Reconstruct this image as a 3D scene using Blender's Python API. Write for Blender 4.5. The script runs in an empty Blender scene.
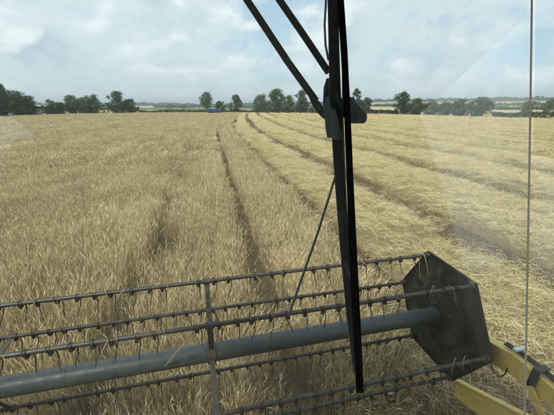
import bpy, bmesh, math, random
import numpy as np
from mathutils import Vector, Matrix

# ------------------------------------------------------------------ camera, sky, sun, exposure
sc = bpy.context.scene
col = sc.collection
F, HOR, H = 325.0, 107.0, 3.0              # focal length and horizon row in photo pixels (554 x 415), eye height
PITCH = math.atan((207.5 - HOR) / F)
cp, sp = math.cos(PITCH), math.sin(PITCH)
cam = bpy.data.cameras.new('camera')
cam.sensor_fit = 'HORIZONTAL'
cam.sensor_width = 36.0
cam.lens = 36.0 * F / 554.0
cam.clip_start = 0.02
cam.clip_end = 9000
cam_o = bpy.data.objects.new('camera', cam)
col.objects.link(cam_o)
cam_o.location = (0, 0, H)
cam_o.rotation_euler = (math.pi / 2 - PITCH, 0, 0)
sc.camera = cam_o

SUN_EL, SUN_AZ = math.radians(50), math.radians(-152)     # azimuth measured clockwise from +Y (view direction)
world = bpy.data.worlds.new('World')
sc.world = world
world.use_nodes = True
wt = world.node_tree
for n in list(wt.nodes):
    wt.nodes.remove(n)


def N(t, typ, **kw):
    n = t.nodes.new(typ)
    for k, v in kw.items():
        setattr(n, k, v)
    return n


def math_node(t, op, a, b=None, c=None, clamp=False):
    n = N(t, 'ShaderNodeMath', operation=op, use_clamp=clamp)
    for i, v in enumerate((a, b, c)):
        if v is None:
            continue
        if isinstance(v, (int, float)):
            n.inputs[i].default_value = v
        else:
            t.links.new(v, n.inputs[i])
    return n.outputs[0]


def vmath(t, op, a, b=None):
    n = N(t, 'ShaderNodeVectorMath', operation=op)
    for i, v in enumerate((a, b)):
        if v is None:
            continue
        if isinstance(v, tuple):
            n.inputs[i].default_value = v
        else:
            t.links.new(v, n.inputs[i])
    return n.outputs[0]


def mixc(t, fac, a, b):
    n = N(t, 'ShaderNodeMix', data_type='RGBA')
    for sock, v in ((n.inputs[0], fac), (n.inputs[6], a), (n.inputs[7], b)):
        if isinstance(v, (int, float)):
            sock.default_value = v
        elif isinstance(v, tuple):
            sock.default_value = v if len(v) == 4 else (*v, 1)
        else:
            t.links.new(v, sock)
    return n.outputs[2]


def maprange(t, v, a, b, c=0.0, d=1.0, smooth=True):
    n = N(t, 'ShaderNodeMapRange', interpolation_type='SMOOTHSTEP' if smooth else 'LINEAR')
    t.links.new(v, n.inputs[0])
    for i, x in zip((1, 2, 3, 4), (a, b, c, d)):
        n.inputs[i].default_value = x
    return n.outputs[0]


def noise(t, vec, scale, detail=4.0, rough=0.55, dist=0.0):
    n = N(t, 'ShaderNodeTexNoise')
    n.inputs['Scale'].default_value = scale
    n.inputs['Detail'].default_value = detail
    n.inputs['Roughness'].default_value = rough
    n.inputs['Distortion'].default_value = dist
    if vec is not None:
        t.links.new(vec, n.inputs['Vector'])
    return n.outputs[0]


sky = N(wt, 'ShaderNodeTexSky', sky_type='NISHITA')
sky.sun_disc = False
sky.sun_elevation = SUN_EL
sky.sun_rotation = SUN_AZ
sky.dust_density = 2.0
sky.ozone_density = 2.0
tc = N(wt, 'ShaderNodeTexCoord')
sep = N(wt, 'ShaderNodeSeparateXYZ')
wt.links.new(tc.outputs['Generated'], sep.inputs[0])
cmb = N(wt, 'ShaderNodeCombineXYZ')
wt.links.new(sep.outputs[0], cmb.inputs[0])
wt.links.new(sep.outputs[1], cmb.inputs[1])
wt.links.new(math_node(wt, 'MULTIPLY', math_node(wt, 'POWER', math_node(wt, 'MAXIMUM', sep.outputs[2], 0.0), 0.85), 1.45), cmb.inputs[2])
P = vmath(wt, 'ADD', cmb.outputs[0], (3.1, 0.4, 1.7))
big = noise(wt, P, 1.3, 3, 0.5)
d1 = noise(wt, P, 4.4, 8, 0.60, 0.1)
P2 = vmath(wt, 'ADD', P, (-0.03, 0.0, 0.06))
d2 = noise(wt, P2, 4.4, 3, 0.5, 0.1)
dens = math_node(wt, 'ADD', math_node(wt, 'MULTIPLY', big, 0.5), math_node(wt, 'MULTIPLY', d1, 0.6))
lit = math_node(wt, 'ADD', math_node(wt, 'MULTIPLY', math_node(wt, 'SUBTRACT', d1, d2), 4.2), 0.46, clamp=True)
cover = maprange(wt, dens, 0.43, 0.52)
thick = maprange(wt, dens, 0.52, 0.70)
K = 8.0
white = (0.86 * K, 0.93 * K, 0.95 * K, 1)
pale = (0.68 * K, 0.79 * K, 0.84 * K, 1)
grey = (0.44 * K, 0.565 * K, 0.64 * K, 1)
body = mixc(wt, thick, pale, grey)
ccol = mixc(wt, maprange(wt, lit, 0.35, 1.05), body, white)
thin = mixc(wt, 0.62, sky.outputs[0], (0.58 * K, 0.77 * K, 0.86 * K, 1))
full = mixc(wt, cover, thin, ccol)
hz = maprange(wt, sep.outputs[2], 0.0, 0.14, 0.55, 0.0)
full = mixc(wt, hz, full, (0.66 * K, 0.78 * K, 0.83 * K, 1))
bg = N(wt, 'ShaderNodeBackground')
bg.inputs[1].default_value = 0.136
wt.links.new(full, bg.inputs[0])
wo = N(wt, 'ShaderNodeOutputWorld')
wt.links.new(bg.outputs[0], wo.inputs[0])

sun = bpy.data.lights.new('sun', 'SUN')
sun.energy = 3.3
sun.angle = math.radians(10)
sun.color = (1.0, 0.95, 0.87)
sun_o = bpy.data.objects.new('sun', sun)
col.objects.link(sun_o)
sd = Vector((math.sin(SUN_AZ) * math.cos(SUN_EL), math.cos(SUN_AZ) * math.cos(SUN_EL), math.sin(SUN_EL)))
sun_o.rotation_euler = sd.to_track_quat('Z', 'Y').to_euler()
sun_o.location = (-20, 10, 40)

sc.view_settings.view_transform = 'Standard'
sc.view_settings.look = 'None'
sc.view_settings.exposure = 0.18
sc.view_settings.gamma = 1.0
sc.view_settings.use_curve_mapping = False
sc.render.engine = 'CYCLES'
sc.cycles.max_bounces = 6
sc.cycles.diffuse_bounces = 2
sc.cycles.glossy_bounces = 3
sc.cycles.transparent_max_bounces = 12
sc.cycles.use_denoising = True
sc.cycles.use_adaptive_sampling = True
sc.cycles.adaptive_threshold = 0.03

# ------------------------------------------------------------------ helpers
rng = np.random.default_rng(11)
rnd = random.Random(5)


def ray(u, v):                              # direction through a photo pixel
    dx, dy = (u - 277.0) / F, (v - 207.5) / F
    return np.array([dx, cp - dy * sp, -(sp + dy * cp)])


def on_ground(u, v, z=0.0):
    r = ray(u, v)
    return r * ((z - H) / r[2]) + np.array([0, 0, H])


YAW = math.radians(13.7)                    # the harvester heads 13.7 degrees left of the view
AX = np.array([math.cos(YAW), math.sin(YAW), 0.0])
FW = np.array([-math.sin(YAW), math.cos(YAW), 0.0])


def to_machine(p):
    p = np.asarray(p, float)
    return np.array([p @ AX, p @ FW, p[2]])


def tag(o, label=None, cat=None, group=None, kind=None):
    if label: o['label'] = label
    if cat: o['category'] = cat
    if group: o['group'] = group
    if kind: o['kind'] = kind
    return o


def empty(name, loc=(0, 0, 0), rz=0.0, parent=None):
    o = bpy.data.objects.new(name, None)
    o.empty_display_size = 0.2
    o.location = loc
    o.rotation_euler = (0, 0, rz)
    col.objects.link(o)
    if parent: o.parent = parent
    return o


def link(name, me, parent=None, loc=(0, 0, 0), rot=(0, 0, 0)):
    o = bpy.data.objects.new(name, me)
    o.location = loc
    o.rotation_euler = rot
    col.objects.link(o)
    if parent: o.parent = parent
    return o


class MB:
    """collects boxes, bars, tubes and plates; build() links them as one mesh object"""

    def __init__(self, off=(0, 0, 0)):
        self.bm = bmesh.new()
        self.off = Vector(off)

    def quad_loft(self, rings, cap=True, closed=True):
        bm = self.bm
        vr = [[bm.verts.new(Vector(p) - self.off) for p in r] for r in rings]
        n = len(vr[0])
        for a, b in zip(vr, vr[1:]):
            for i in range(n if closed else n - 1):
                j = (i + 1) % n
                bm.faces.new((a[i], a[j], b[j], b[i]))
        if cap:
            bm.faces.new(vr[0][::-1])
            bm.faces.new(vr[-1])
        return self

    def tube(self, pts, r, seg=8, cap=True):
        pts = [Vector(p) for p in pts]
        rr = r if isinstance(r, (list, tuple)) else [r] * len(pts)
        t0 = (pts[1] - pts[0]).normalized()
        ref = Vector((0, 0, 1)) if abs(t0.z) < 0.9 else Vector((1, 0, 0))
        u = t0.cross(ref).normalized()
        rings = []
        for i, p in enumerate(pts):
            t = (pts[min(i + 1, len(pts) - 1)] - pts[max(i - 1, 0)]).normalized()
            u = (u - t * u.dot(t)).normalized()
            w = t.cross(u)
            rings.append([p + (u * math.cos(2 * math.pi * k / seg) + w * math.sin(2 * math.pi * k / seg)) * rr[i] for k in range(seg)])
        return self.quad_loft(rings, cap)

    def bar(self, a, b, w, h, up=(0, 0, 1)):
        a, b = Vector(a), Vector(b)
        t = (b - a).normalized()
        upv = Vector(up)
        x = t.cross(upv).normalized()
        y = x.cross(t).normalized()
        rings = [[p + x * (sx * w / 2) + y * (sy * h / 2) for sx, sy in ((-1, -1), (1, -1), (1, 1), (-1, 1))] for p in (a, b)]
        return self.quad_loft(rings)

    def box(self, lo, hi):
        (x0, y0, z0), (x1, y1, z1) = lo, hi
        return self.quad_loft([[(x0, y0, z), (x1, y0, z), (x1, y1, z), (x0, y1, z)] for z in (z0, z1)])

    def prism(self, poly, d):
        d = Vector(d)
        return self.quad_loft([[Vector(p) for p in poly], [Vector(p) + d for p in poly]])

    def build(self, name, mat, parent=None, bevel=0.0, smooth=False, loc=(0, 0, 0)):
        bmesh.ops.recalc_face_normals(self.bm, faces=self.bm.faces)
        if bevel:
            es = [e for e in self.bm.edges if len(e.link_faces) == 2 and e.calc_face_angle(0) > 0.7]
            bmesh.ops.bevel(self.bm, geom=es, offset=bevel, segments=2, affect='EDGES', profile=0.5)
        if smooth:
            for f in self.bm.faces: f.smooth = True
            for e in self.bm.edges:
                if len(e.link_faces) == 2 and e.calc_face_angle(0) > 0.8: e.smooth = False
        me = bpy.data.meshes.new(name)
        self.bm.to_mesh(me)
        self.bm.free()
        me.materials.append(mat)
        return link(name, me, parent, loc)


def mesh_np(name, V, Fq, mat, smooth=False):
    """mesh from arrays; Fq is (n,4) or (n,3)"""
    me = bpy.data.meshes.new(name)
    V = np.asarray(V, np.float32)
    Fq = np.asarray(Fq, np.int32)
    me.vertices.add(len(V))
    me.vertices.foreach_set('co', V.ravel())
    k = Fq.shape[1]
    me.loops.add(Fq.size)
    me.loops.foreach_set('vertex_index', Fq.ravel())
    me.polygons.add(len(Fq))
    me.polygons.foreach_set('loop_start', np.arange(len(Fq), dtype=np.int32) * k)
    me.polygons.foreach_set('loop_total', np.full(len(Fq), k, np.int32))
    if smooth: me.polygons.foreach_set('use_smooth', np.ones(len(Fq), bool))
    me.update(calc_edges=True)
    if mat: me.materials.append(mat)
    return me


_tab = rng.random((256, 256))


def vnoise(x, y):
    x, y = np.asarray(x, float), np.asarray(y, float)
    xi, yi = np.floor(x).astype(int), np.floor(y).astype(int)
    fx, fy = x - xi, y - yi
    fx, fy = fx * fx * (3 - 2 * fx), fy * fy * (3 - 2 * fy)
    g = lambda a, b: _tab[a & 255, b & 255]
    return (g(xi, yi) * (1 - fx) + g(xi + 1, yi) * fx) * (1 - fy) + (g(xi, yi + 1) * (1 - fx) + g(xi + 1, yi + 1) * fx) * fy


def fbm(x, y, o=4):
    s, a, t = 0, 0.5, 0
    for k in range(o):
        s = s + a * vnoise(x * 2 ** k + 17.3 * k, y * 2 ** k + 9.1 * k)
        t += a
        a *= 0.5
    return s / t


# ------------------------------------------------------------------ materials
ROW = math.radians(11.6)                    # the drill rows head 11.6 degrees left of the view, bending right further off


def mat_new(name):
    m = bpy.data.materials.new(name)
    m.use_nodes = True
    t = m.node_tree
    b = t.nodes['Principled BSDF']
    return m, t, b


def painted(name, c, rough=0.5, metal=0.0, dirt=(0.30, 0.25, 0.16), amount=0.35, scale=9.0, spec=0.5):
    """paint or metal with dust and scuffs"""
    m, t, b = mat_new(name)
    tcn = N(t, 'ShaderNodeTexCoord')
    n1 = noise(t, tcn.outputs['Object'], scale, 8, 0.65)
    n2 = noise(t, tcn.outputs['Object'], scale * 7, 4, 0.6)
    fac = math_node(t, 'MULTIPLY', maprange(t, n1, 0.42, 0.72), amount)
    base = mixc(t, math_node(t, 'MULTIPLY', n2, 0.35), (*c, 1), tuple(x * 0.62 for x in c))
    t.links.new(mixc(t, fac, base, (*dirt, 1)), b.inputs['Base Color'])
    t.links.new(maprange(t, n1, 0.3, 0.8, rough - 0.12, rough + 0.2), b.inputs['Roughness'])
    b.inputs['Metallic'].default_value = metal
    b.inputs['Specular IOR Level'].default_value = spec
    bp = N(t, 'ShaderNodeBump')
    bp.inputs['Strength'].default_value = 0.12
    bp.inputs['Distance'].default_value = 0.004
    t.links.new(n2, bp.inputs['Height'])
    t.links.new(bp.outputs[0], b.inputs['Normal'])
    return m


M_blackmetal = painted('black wiper metal', (0.27, 0.285, 0.29), 0.5, 0.0, (0.5, 0.48, 0.43), 0.5, 60)
M_rubber = painted('black rubber', (0.006, 0.006, 0.006), 0.7, 0.0, (0.05, 0.045, 0.035), 0.12, 30, 0.25)
M_clip = painted('grey plastic clip', (0.62, 0.68, 0.70), 0.5, 0.0, (0.22, 0.19, 0.14), 0.3, 30)
M_tube = painted('blue grey reel paint', (0.05, 0.062, 0.067), 0.45, 0.0, (0.17, 0.15, 0.10), 0.35, 22)
M_bar = painted('worn grey steel', (0.06, 0.058, 0.053), 0.5, 0.25, (0.14, 0.10, 0.06), 0.8, 30)
M_wire = painted('dark spring wire', (0.05, 0.045, 0.04), 0.5, 0.4, (0.14, 0.10, 0.06), 0.5, 20)
M_plate = painted('dull black plate', (0.016, 0.018, 0.015), 0.62, 0.0, (0.10, 0.09, 0.06), 0.75, 9, 0.25)
M_yellow = painted('harvester yellow', (0.76, 0.56, 0.16), 0.5, 0.0, (0.40, 0.33, 0.2), 0.55, 20)
M_body = painted('harvester body yellow', (0.56, 0.38, 0.08), 0.45, 0.0, (0.33, 0.25, 0.13), 0.4, 3)
M_dark = painted('dark cab lining', (0.03, 0.03, 0.032), 0.8)
M_lining = painted('grey cab lining', (0.42, 0.42, 0.41), 0.8)  # unseen cab walls, lightened to bounce light onto the wiper
M_seal = painted('pale window seal', (0.8, 0.76, 0.70), 0.6, 0.0, (0.2, 0.16, 0.1), 0.3, 30)
_t = M_seal.node_tree
_tl = N(_t, 'ShaderNodeBsdfTranslucent')
_tl.inputs[0].default_value = (0.9, 0.87, 0.82, 1)
_mx = N(_t, 'ShaderNodeMixShader')
_mx.inputs[0].default_value = 0.6
_t.links.new(_t.nodes['Principled BSDF'].outputs[0], _mx.inputs[1])
_t.links.new(_tl.outputs[0], _mx.inputs[2])
_t.links.new(_mx.outputs[0], _t.nodes['Material Output'].inputs['Surface'])
M_hose = painted('black hose', (0.02, 0.02, 0.021), 0.5, 0.0, (0.15, 0.12, 0.08), 0.3, 20)
M_blue = painted('trailer blue', (0.03, 0.075, 0.21), 0.5, 0.0, (0.2, 0.17, 0.12), 0.2, 2)


def glass_mat():
    m, t, b = mat_new('dusty cab glass')
    t.nodes.remove(b)
    out = t.nodes['Material Output']
    tr = N(t, 'ShaderNodeBsdfTransparent')
    tr.inputs[0].default_value = (0.965, 0.985, 0.98, 1)
    gl = N(t, 'ShaderNodeBsdfGlossy')
    gl.inputs['Roughness'].default_value = 0.0
    fr = N(t, 'ShaderNodeFresnel')
    fr.inputs[0].default_value = 1.5
    mx = N(t, 'ShaderNodeMixShader')
    # the slab's own back faces would give total reflection with the true index: use the outer angle's value on both
    lw = N(t, 'ShaderNodeLayerWeight')
    lw.inputs[0].default_value = 0.5
    f5 = math_node(t, 'POWER', lw.outputs['Facing'], 5.0)
    t.links.new(math_node(t, 'ADD', math_node(t, 'MULTIPLY', f5, 0.9), 0.058), mx.inputs[0])
    t.nodes.remove(fr)
    t.links.new(tr.outputs[0], mx.inputs[1])
    t.links.new(gl.outputs[0], mx.inputs[2])
    df = N(t, 'ShaderNodeBsdfTranslucent')
    df.inputs[0].default_value = (0.62, 0.58, 0.5, 1)
    tcn = N(t, 'ShaderNodeTexCoord')
    n1 = noise(t, tcn.outputs['Object'], 2.3, 6, 0.62, 0.8)
    mp = N(t, 'ShaderNodeMapping')
    mp.inputs['Scale'].default_value = (9, 9, 1.6)
    mp.inputs['Rotation'].default_value = (0, 0.5, 0)
    t.links.new(tcn.outputs['Object'], mp.inputs[0])
    n2 = noise(t, mp.outputs[0], 1.5, 5, 0.6, 0.4)
    sx = N(t, 'ShaderNodeSeparateXYZ')
    t.links.new(tcn.outputs['Object'], sx.inputs[0])
    side = maprange(t, sx.outputs[0], 0.35, 0.85, 0.25, 1.0)     # heavier at right: dust smears plus the pane's hazy veil, painted in
    film = math_node(t, 'MULTIPLY', math_node(t, 'MULTIPLY', maprange(t, n1, 0.35, 0.75, 0.15, 1), maprange(t, n2, 0.3, 0.8, 0.3, 1)), 0.12)
    film = math_node(t, 'MULTIPLY', film, side)
    vor = N(t, 'ShaderNodeTexVoronoi')
    vor.inputs['Scale'].default_value = 38
    t.links.new(tcn.outputs['Object'], vor.inputs['Vector'])
    spot = maprange(t, vor.outputs['Distance'], 0.03, 0.07, 1, 0)
    spot = math_node(t, 'MULTIPLY', spot, maprange(t, noise(t, tcn.outputs['Object'], 5.0, 2), 0.60, 0.70))
    film = math_node(t, 'ADD', film, math_node(t, 'MULTIPLY', spot, 0.28), clamp=True)
    mx2 = N(t, 'ShaderNodeMixShader')
    t.links.new(film, mx2.inputs[0])
    t.links.new(mx.outputs[0], mx2.inputs[1])
    t.links.new(df.outputs[0], mx2.inputs[2])
    t.links.new(mx2.outputs[0], out.inputs['Surface'])
    return m


M_glass = glass_mat()


def straw_mat(name, c_lo, c_hi, patch=0.40, trans=0.08):
    """dry stalks: each stalk its own tint, clumps vary, broad patches vary over the field"""
    m, t, b = mat_new(name)
    at = N(t, 'ShaderNodeAttribute', attribute_name='tint')
    oi = N(t, 'ShaderNodeObjectInfo')
    ge = N(t, 'ShaderNodeNewGeometry')
    pn = noise(t, ge.outputs['Position'], 0.35, 4, 0.6)
    f = math_node(t, 'ADD', math_node(t, 'MULTIPLY', at.outputs['Fac'], 0.72), math_node(t, 'MULTIPLY', oi.outputs['Random'], 0.22))
    rm = N(t, 'ShaderNodeMapping', vector_type='TEXTURE')
    rm.inputs['Rotation'].default_value = (0, 0, ROW)
    rm.inputs['Scale'].default_value = (0.8, 14.0, 1.0)
    t.links.new(ge.outputs['Position'], rm.inputs[0])
    rn = noise(t, rm.outputs[0], 1.0, 3, 0.6)
    f = math_node(t, 'ADD', f, math_node(t, 'MULTIPLY', math_node(t, 'SUBTRACT', rn, 0.5), patch * 1.1))
    f = math_node(t, 'ADD', f, math_node(t, 'MULTIPLY', math_node(t, 'SUBTRACT', pn, 0.42), patch), clamp=True)
    c = mixc(t, f, (*c_lo, 1), (*c_hi, 1))
    b.inputs['Roughness'].default_value = 0.55
    b.inputs['Specular IOR Level'].default_value = 0.35
    t.links.new(c, b.inputs['Base Color'])
    tl = N(t, 'ShaderNodeBsdfTranslucent')
    t.links.new(c, tl.inputs[0])
    mx = N(t, 'ShaderNodeMixShader')
    mx.inputs[0].default_value = trans
    t.links.new(b.outputs[0], mx.inputs[1])
    t.links.new(tl.outputs[0], mx.inputs[2])
    t.links.new(mx.outputs[0], t.nodes['Material Output'].inputs['Surface'])
    return m


M_crop = straw_mat('ripe barley', (0.265, 0.198, 0.092), (0.80, 0.665, 0.395))
M_straw = straw_mat('cut straw', (0.40, 0.32, 0.145), (0.92, 0.80, 0.485), 0.25)
M_stub = straw_mat('stubble', (0.14, 0.105, 0.06), (0.42, 0.33, 0.19))


def ground_mat(name, cols, scale, bump=0.5, bd=0.05):
    m, t, b = mat_new(name)
    ge = N(t, 'ShaderNodeNewGeometry')
    p = ge.outputs['Position']
    n1 = noise(t, p, scale, 8, 0.7)
    n2 = noise(t, p, scale * 14, 6, 0.7)
    n3 = noise(t, p, scale * 0.11, 4, 0.55)
    c = mixc(t, maprange(t, n2, 0.3, 0.7), (*cols[0], 1), (*cols[1], 1))
    c = mixc(t, math_node(t, 'MULTIPLY', maprange(t, n1, 0.35, 0.7), 0.6), c, (*cols[2], 1))
    c = mixc(t, math_node(t, 'MULTIPLY', maprange(t, n3, 0.35, 0.7), 0.35), c, (*cols[0], 1))
    t.links.new(c, b.inputs['Base Color'])
    b.inputs['Roughness'].default_value = 0.95
    b.inputs['Specular IOR Level'].default_value = 0.1
    bp = N(t, 'ShaderNodeBump')
    bp.inputs['Strength'].default_value = bump
    bp.inputs['Distance'].default_value = bd
    t.links.new(math_node(t, 'ADD', n2, n1), bp.inputs['Height'])
    t.links.new(bp.outputs[0], b.inputs['Normal'])
    return m


M_field = ground_mat('field soil with chaff', ((0.062, 0.05, 0.032), (0.15, 0.12, 0.07), (0.10, 0.08, 0.047)), 2.0)
M_windrow = ground_mat('matted straw', ((0.30, 0.23, 0.11), (0.60, 0.50, 0.27), (0.46, 0.37, 0.19)), 3.0, 1.0, 0.08)


def land_mat():
    m, t, b = mat_new('far farmland')
    ge = N(t, 'ShaderNodeNewGeometry')
    v = N(t, 'ShaderNodeTexVoronoi', feature='F1')
    v.inputs['Scale'].default_value = 1 / 230.0
    t.links.new(ge.outputs['Position'], v.inputs['Vector'])
    r = N(t, 'ShaderNodeSeparateColor')
    t.links.new(v.outputs['Color'], r.inputs[0])
    n1 = noise(t, ge.outputs['Position'], 0.05, 5, 0.6)
    straw = mixc(t, n1, (0.40, 0.33, 0.18, 1), (0.50, 0.42, 0.25, 1))
    grass = mixc(t, n1, (0.09, 0.12, 0.045, 1), (0.15, 0.17, 0.07, 1))
    c = mixc(t, math_node(t, 'GREATER_THAN', r.outputs[0], 0.62), straw, grass)
    t.links.new(c, b.inputs['Base Color'])
    b.inputs['Roughness'].default_value = 0.95
    b.inputs['Specular IOR Level'].default_value = 0.1
    return m


M_land = land_mat()


def leaf_mat(name, lo, hi):
    m, t, b = mat_new(name)
    ge = N(t, 'ShaderNodeNewGeometry')
    oi = N(t, 'ShaderNodeObjectInfo')
    n1 = noise(t, ge.outputs['Position'], 0.7, 3, 0.6)
    f = math_node(t, 'ADD', math_node(t, 'MULTIPLY', n1, 0.8), math_node(t, 'MULTIPLY', math_node(t, 'SUBTRACT', oi.outputs['Random'], 0.5), 0.5), clamp=True)
    c = mixc(t, f, (*lo, 1), (*hi, 1))
    t.links.new(c, b.inputs['Base Color'])
    b.inputs['Roughness'].default_value = 0.6
    tl = N(t, 'ShaderNodeBsdfTranslucent')
    t.links.new(c, tl.inputs[0])
    mx = N(t, 'ShaderNodeMixShader')
    mx.inputs[0].default_value = 0.25
    t.links.new(b.outputs[0], mx.inputs[1])
    t.links.new(tl.outputs[0], mx.inputs[2])
    t.links.new(mx.outputs[0], t.nodes['Material Output'].inputs['Surface'])
    return m


M_leaf = leaf_mat('tree foliage', (0.046, 0.082, 0.034), (0.15, 0.205, 0.078))
M_hedge = leaf_mat('hedge foliage', (0.04, 0.066, 0.026), (0.12, 0.155, 0.06))
M_bark = painted('bark', (0.07, 0.055, 0.04), 0.9, 0.0, (0.1, 0.09, 0.06), 0.4, 3)

# ------------------------------------------------------------------ land, field, rows
def terrain(x, y):
    r = np.hypot(x, y)
    k = np.clip((r - 270) / 1300.0, 0, 1)
    right = 1 / (1 + np.exp(-(np.asarray(x) - 60) / 120.0))
    return k * k * (3 - 2 * k) * (4 + 17 * right + 6 * fbm(x / 420.0, y / 420.0, 2))


radii = np.concatenate([[0.0], np.geomspace(6, 4500, 66)])
nth = 160
TH = np.linspace(0, 2 * np.pi, nth, endpoint=False)
GV, GF = [], []
for r in radii:
    x, y = r * np.sin(TH), r * np.cos(TH)
    GV.append(np.stack([x, y, terrain(x, y) - 0.06], 1))
GV = np.concatenate(GV)
for i in range(len(radii) - 1):
    for j in range(nth):
        k = (j + 1) % nth
        GF.append((i * nth + j, (i + 1) * nth + j, (i + 1) * nth + k, i * nth + k))
tag(link('ground', mesh_np('ground', GV, GF, M_land, True)), kind='structure')

BOUND_PX = [(-110, 124.5), (-60, 121), (0, 117.5), (70, 115), (140, 113.7), (240, 113), (370, 114.5), (430, 116), (490, 118), (560, 120), (640, 123)]


def edge_v(u):
    return np.interp(u, [a for a, b in BOUND_PX], [b for a, b in BOUND_PX])


BOUND = [on_ground(u, v)[:2] for u, v in BOUND_PX]
poly = [np.array([-90.0, -60.0])] + BOUND + [np.array([85.0, -60.0])]
bm = bmesh.new()
bm.faces.new([bm.verts.new((p[0], p[1], 0.0)) for p in poly])
bmesh.ops.triangulate(bm, faces=bm.faces[:])
me = bpy.data.meshes.new('field')
bm.to_mesh(me)
bm.free()
me.materials.append(M_field)
if me.polygons[0].normal.z < 0: me.flip_normals()
tag(link('field', me), kind='structure')
POLY = np.array(poly)


def in_poly(x, y, P_=POLY):
    c = np.zeros(np.shape(x), bool)
    for (x0, y0), (x1, y1) in zip(P_, np.roll(P_, -1, 0)):
        m = (y0 > y) != (y1 > y)
        with np.errstate(divide='ignore', invalid='ignore'):
            xi = x0 + (y - y0) * (x1 - x0) / (y1 - y0)
        c ^= m & (x < xi)
    return c


GS = [0, 26, 40, 55, 80, 106, 150, 220]
GG = [0, 0, 0.25, 1.2, 3.6, 6.0, 11.6, 22]


def bend(s):
    return np.interp(s, GS, GG)


def to_xy(s, t):
    t = t + bend(s)
    return -math.sin(ROW) * s + math.cos(ROW) * t, math.cos(ROW) * s + math.sin(ROW) * t


def to_st(x, y):
    s = -math.sin(ROW) * x + math.cos(ROW) * y
    return s, math.cos(ROW) * x + math.sin(ROW) * y - bend(s)


# ------------------------------------------------------------------ straw prototypes (only their meshes are used, as clumps spread over the field)
def blades(specs, mat, name, wob=0.0):
    """specs: list of (points (k,3), widths (k,), tint). A stalk or leaf is a narrow folded ribbon."""
    V, Q, T = [], [], []
    for pts, wid, tint in specs:
        pts = np.asarray(pts, float)
        d = pts[-1] - pts[0]
        a = rng.random() * 2 * np.pi
        side = np.cross(d, (math.cos(a), math.sin(a), 0.3))
        side = side / (np.linalg.norm(side) + 1e-9)
        b0 = len(V)
        for p, w in zip(pts, wid):
            V.append(p - side * w / 2)
            V.append(p + side * w / 2)
            T += [tint, tint]
        for i in range(len(pts) - 1):
            k = b0 + 2 * i
            Q.append((k, k + 1, k + 3, k + 2))
    me = mesh_np(name, V, Q, mat)
    at = me.attributes.new('tint', 'FLOAT', 'POINT')
    at.data.foreach_set('value', np.asarray(T, np.float32))
    return bpy.data.objects.new(name, me)


def crop_clump(n, lx, ly, hgt, wmul, lean, adir, spread=0.15):
    """a bed of stalks lx by ly metres, all gone over by about lean radians towards adir"""
    S = []
    for _ in range(n):
        x, y = rng.uniform(-0.55, 0.55) * lx, rng.uniform(-0.55, 0.55) * ly
        h = hgt * rng.uniform(0.74, 1.08)
        g = rng.normal(0, 0.5, 2)
        if lean > 0.2 and rng.random() < 0.8:
            a = adir + rng.normal(0, 0.45)
            l = max(0.05, lean * rng.uniform(0.6, 1.25))
        else:
            a = rng.random() * 2 * np.pi
            l = abs(rng.normal(0, spread)) + 0.02
        l = min(l, 1.42)
        c, si = math.cos(a), math.sin(a)
        base = np.array([x, y, -0.01])
        # the stalk leaves the ground steeper than it ends
        pts, p = [base], base.copy()
        for f, dl in ((0.45, 0.4), (0.35, 0.35), (0.2, 0.2)):
            ang = l * (0.55 + 0.75 * (len(pts) / 3.0))
            ang = min(ang, 1.62)
            p = p + np.array([c * math.sin(ang), si * math.sin(ang), math.cos(ang)]) * h * f
            p[2] = max(p[2], 0.02 + 0.03 * rng.random())
            pts.append(p.copy())
        tint = np.clip(rng.normal(0.46, 0.28), 0, 1)
        S.append((pts, np.array([1.0, 0.95, 0.8, 0.7]) * 0.0042 * wmul, tint))
        tip = pts[-1]
        d0 = pts[-1] - pts[-2]
        d0 = d0 / (np.linalg.norm(d0) + 1e-6)
        dirv = d0 + np.array([c, si, 0]) * rng.uniform(0.0, 0.5) + np.array([0, 0, -rng.uniform(0.0, 0.25)])
        dirv = dirv / np.linalg.norm(dirv)
        L = rng.uniform(0.07, 0.10)
        S.append(([tip, tip + dirv * L * 0.5, tip + dirv * L], np.array([0.005, 0.0115, 0.003]) * wmul, np.clip(tint + 0.18, 0, 1)))
        if wmul < 3 and rng.random() < 0.35:
            e = dirv + rng.normal(0, 0.15, 3)
            S.append(([tip + dirv * L * 0.6, tip + dirv * L + e * 0.09], np.array([0.006, 0.001]) * wmul, np.clip(tint + 0.28, 0, 1)))
        if wmul < 3 and rng.random() < 0.35:
            q = pts[1] + (pts[2] - pts[1]) * rng.random()
            a2 = rng.random() * 2 * np.pi
            o = np.array([math.cos(a2), math.sin(a2), 0])
            L = rng.uniform(0.07, 0.14)
            S.append(([q, q + o * L * 0.4 + np.array([0, 0, 0.04]), q + o * L * 0.7 + np.array([0, 0, -0.06])], np.array([0.004, 0.006, 0.002]) * wmul, np.clip(tint - 0.1, 0, 1)))
    return S


def straw_tangle(n, lx, ly, wmul, zspread=0.05):
    S = []
    for _ in range(n):
        x, y = rng.normal(0, 0.40, 2) * (lx, ly)
        z = abs(rng.normal(0, zspread))
        a = rng.random() * 2 * np.pi
        L = rng.uniform(0.08, 0.30) if rng.random() < 0.6 else rng.uniform(0.03, 0.11)
        d = np.array([math.cos(a), math.sin(a), rng.normal(0, 0.22)])
        k = rng.normal(0, 0.24)
        pn = np.array([-d[1], d[0], 0])
        up = rng.uniform(-0.02, 0.07)
        p0 = np.array([x, y, z])
        pts = [p0 + d * L * (f - 0.5) + pn * k * L * (4 * f * (1 - f)) + np.array([0, 0, up * 4 * f * (1 - f)]) for f in (0, 0.33, 0.67, 1)]
        S.append((pts, np.array([1, 1, 1, 0.8]) * rng.uniform(0.004, 0.0065) * wmul, np.clip(rng.normal(0.55, 0.25), 0, 1)))
    return S


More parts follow.
